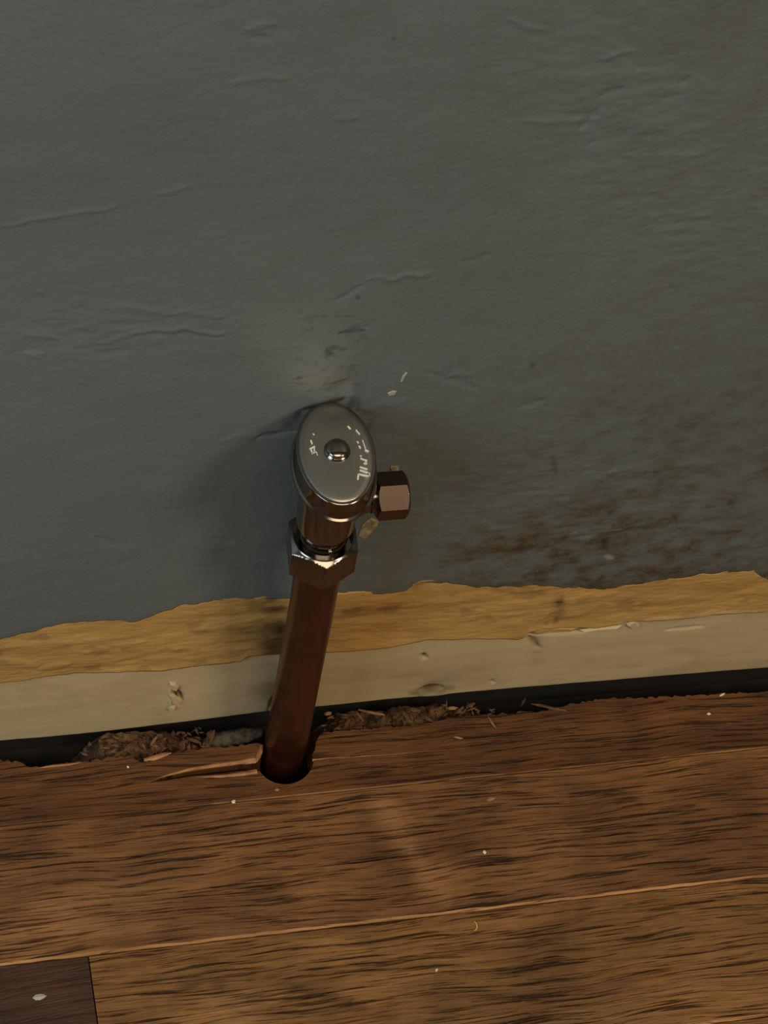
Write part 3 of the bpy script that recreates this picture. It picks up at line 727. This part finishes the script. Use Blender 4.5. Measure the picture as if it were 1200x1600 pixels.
# loose bed of dust and shavings lying in the gap
def debris_bed():
    bm = bmesh.new(); rs = random.Random(3)
    spans = [(-0.078, -0.018, 0.0055), (0.010, 0.086, 0.0058)]
    for xa, xb, _ in spans:
        nx = int((xb - xa) / .0011); ny = 12; grid = []
        for i in range(nx + 1):
            x = xa + (xb - xa) * i / nx; row = []
            fade = min(1, i / 10, (nx - i) / 24)
            for j in range(ny + 1):
                y = -0.0005 - 0.0165 * j / ny
                hh = fbm(np.array([x * 330]), np.array([y * 330]), 5, 4)[0]
                z = -0.0262 + fade * (0.0158 + 0.0112 * hh * (.62 + .5 * j / ny))
                z = min(z, -0.0012)
                row.append(bm.verts.new((x + rs.uniform(-.0003, .0003), y, z)))
            grid.append(row)
        for a, b in zip(grid, grid[1:]):
            for k in range(ny): bm.faces.new((a[k], b[k], b[k + 1], a[k + 1]))
    for k in range(260):
        xa, xb, _ = rs.choice(spans); x = rs.uniform(xa + .004, xb - .006); y = rs.uniform(-.0135, -.003); z = rs.uniform(-.0055, -.0015)
        l = rs.uniform(.0008, .0024); wv = rs.uniform(.0002, .0007); a = rs.uniform(0, 6.28); ti = rs.uniform(-.5, .5)
        dv = Vector((math.cos(a), math.sin(a) * .7, ti)).normalized() * l; s = Vector((-math.sin(a), math.cos(a), rs.uniform(-.6, .6))) * wv; up = Vector((0, 0, wv))
        c = Vector((x, y, z)); v = [bm.verts.new(c - dv), bm.verts.new(c + s), bm.verts.new(c + dv), bm.verts.new(c - s), bm.verts.new(c + up)]
        for q in ((0, 1, 4), (1, 2, 4), (2, 3, 4), (3, 0, 4)): bm.faces.new([v[i] for i in q])
        bm.faces.new([v[i] for i in (3, 2, 1, 0)])
    o = from_bm('wood_debris', bm, M_debris); return o
tag(debris_bed(), 'brown sawdust and wood crumbs lying in the dark gap under the board', 'debris', kind='stuff')

# grey fluff roll left of the pipe
bm = bmesh.new(); n = 26; rings = []
for i in range(n):
    u = i / (n - 1); p = Vector(fl(318 + 92 * u, 1160 - 16 * u, -0.003)); rad = 0.0030 * (0.25 + math.sin(math.pi * min(max(u, .03), .97)) ** .5 * .75)
    ring = []
    for k in range(14):
        a = 2 * math.pi * k / 14; r_ = rad * (0.8 + .5 * noise2(np.array([i * .7]), np.array([k * 1.3 % 9]), 4)[0])
        ring.append(bm.verts.new(p + Vector((0, math.cos(a) * r_, math.sin(a) * r_ * .85 - .0005))))
    rings.append(ring)
for a, b in zip(rings, rings[1:]):
    for k in range(14): bm.faces.new((a[k], a[(k + 1) % 14], b[(k + 1) % 14], b[k]))
bm.faces.new(rings[0]); bm.faces.new(rings[-1][::-1])
fl_ = from_bm('dust_clump', bm, M_dust, None, True)
tag(fl_, 'grey elongated dust clump in the gap left of the pipe', 'dust')

CH = [  # px, py, length, width, angle, z, material, label
    (329, 1152, 24, 12, 62, -.0012, M_debris, 'brown upright wood chip at the left end of the dust clump'),
    (241, 1158, 20, 5, 50, -.0015, M_raw, 'pale curled shaving leaning in the gap, leftmost of the shavings'),
    (284, 1166, 22, 9, 75, -.0012, M_debris, 'brown splinter standing in the gap left of the upright chip'),
    (303, 1158, 24, 6, -18, -.0012, M_debris, 'flat brown sliver lying across the gap beside the dust clump'),
    (270, 1148, 12, 6, 80, -.0025, M_debris, 'small brown crumb in the gap, above the flat sliver'),
    (512, 1116, 12, 8, 10, -.003, M_raw, 'pale crumb in the gap just right of the pipe'),
    (561, 1120, 22, 4, -50, -.001, M_raw, 'thin pale splinter slanting down, first right of the pipe'),
    (580, 1115, 44, 4, -12, -.0015, M_raw, 'long thin tan shaving near the board, right of the pipe'),
    (634, 1119, 38, 7, -50, -.0008, M_debris, 'thick brown splinter slanting over the gap under the gouged board'),
    (646, 1110, 22, 7, -8, -.0012, M_debris, 'flat brown flake beside the thick slanting splinter'),
    (706, 1108, 18, 6, 0, -.0012, M_raw, 'short pale flake at the gap, right of the gouge in the board'),
    (697, 1104, 22, 2.5, 88, -.001, M_raw, 'hair thin splinter pointing at the board beside the pale flake'),
    (817, 1098, 18, 4, 65, -.0008, M_debris, 'small brown splinter poking up near the right end of the gap debris'),
    (858, 1106, 60, 5, -12, .0, M_debris, 'long flat brown splinter on the sawn floor edge at right'),
    (668, 1124, 26, 6, -35, -.0008, M_debris, 'brown sliver below the thick slanting splinter'),
    (735, 1103, 16, 8, 20, -.0015, M_debris, 'dark brown crumb between the pale flake and the right splinters'),
    (540, 1132, 18, 9, 70, -.001, M_debris, 'brown chip on the floor edge close to the pipe'),
    (596, 1128, 20, 10, 80, -.001, M_debris, 'broad brown chip below the long tan shaving'),
    (769, 1130, 24, 3.5, -55, .0, M_raw, 'pale thin splinter lying on the first floor strip'),
    (767, 1249, 16, 6, 15, .0, M_raw, 'pale tan fleck on the second floor strip'),
    (716, 1153, 16, 4, -10, .0, M_raw, 'faint tan sliver on the first floor strip below the thin splinter'),
    (1128, 1086, 12, 4, 30, .0, M_crumbw, 'small white fleck on the sawn floor edge at far right'),
    (1107, 1116, 7, 4, 0, .0, M_crumbw, 'tiny white fleck on the first floor strip at far right'),
    (757, 1332, 6, 6, 0, .0, M_crumbw, 'tiny round white speck on the second floor strip'),
    (200, 1199, 5, 3, -60, .0, M_crumbw, 'tiny pale speck on the first floor strip at left'),
    (62, 1558, 20, 8, 6, .0, M_scr, 'white flake on the dark brown floor piece'),
    (682, 1516, 6, 4, 60, .0, M_crumbw, 'tiny pale speck on the third floor strip, below the yellow curl'),
    (365, 1253, 7, 5, 40, .0, M_crumbw, 'small cream speck on the joint between first and second strip'),
    (433, 1234, 9, 5, 0, .0, M_raw, 'tan crumb on the floor just in front of the pipe hole'),
]
for i, (a, b_, l_, w_, an, z_, mt_, lab) in enumerate(CH):
    kind = 'wood_chip' if mt_ in (M_debris, M_raw) else 'paint_fleck'
    tag(chip(a, b_, l_, w_, an, z_, mt_, kind, seed=i, h=.0011 if z_ < 0 else (.0005 if l_ > 8 else .0004)), lab, 'wood chip' if kind == 'wood_chip' else 'fleck')
# yellow curl of glue on the third strip
bm = bmesh.new(); rings = []
cpt = Vector(fl(740, 1447, 0)); 
for i in range(13):
    a = math.radians(80 - i * 15); rr_ = .0016
    p = Vector((math.cos(a) * rr_ * .7, math.sin(a) * rr_, .00032)); rad = .00030 * (.35 + .65 * math.sin(math.pi * (i + .5) / 13))
    nrm = Vector((math.cos(a), math.sin(a), 0))
    rings.append([bm.verts.new(p + nrm * rad * math.cos(k * math.pi / 3) + Vector((0, 0, rad * math.sin(k * math.pi / 3)))) for k in range(6)])
for a, b in zip(rings, rings[1:]):
    for k in range(6): bm.faces.new((a[k], a[(k + 1) % 6], b[(k + 1) % 6], b[k]))
bm.faces.new(rings[0]); bm.faces.new(rings[-1][::-1])
cu = from_bm('glue_curl', bm, M_crumby, None, True); cu.location = cpt
tag(cu, 'yellow curled glue crumb on the third floor strip', 'crumb')
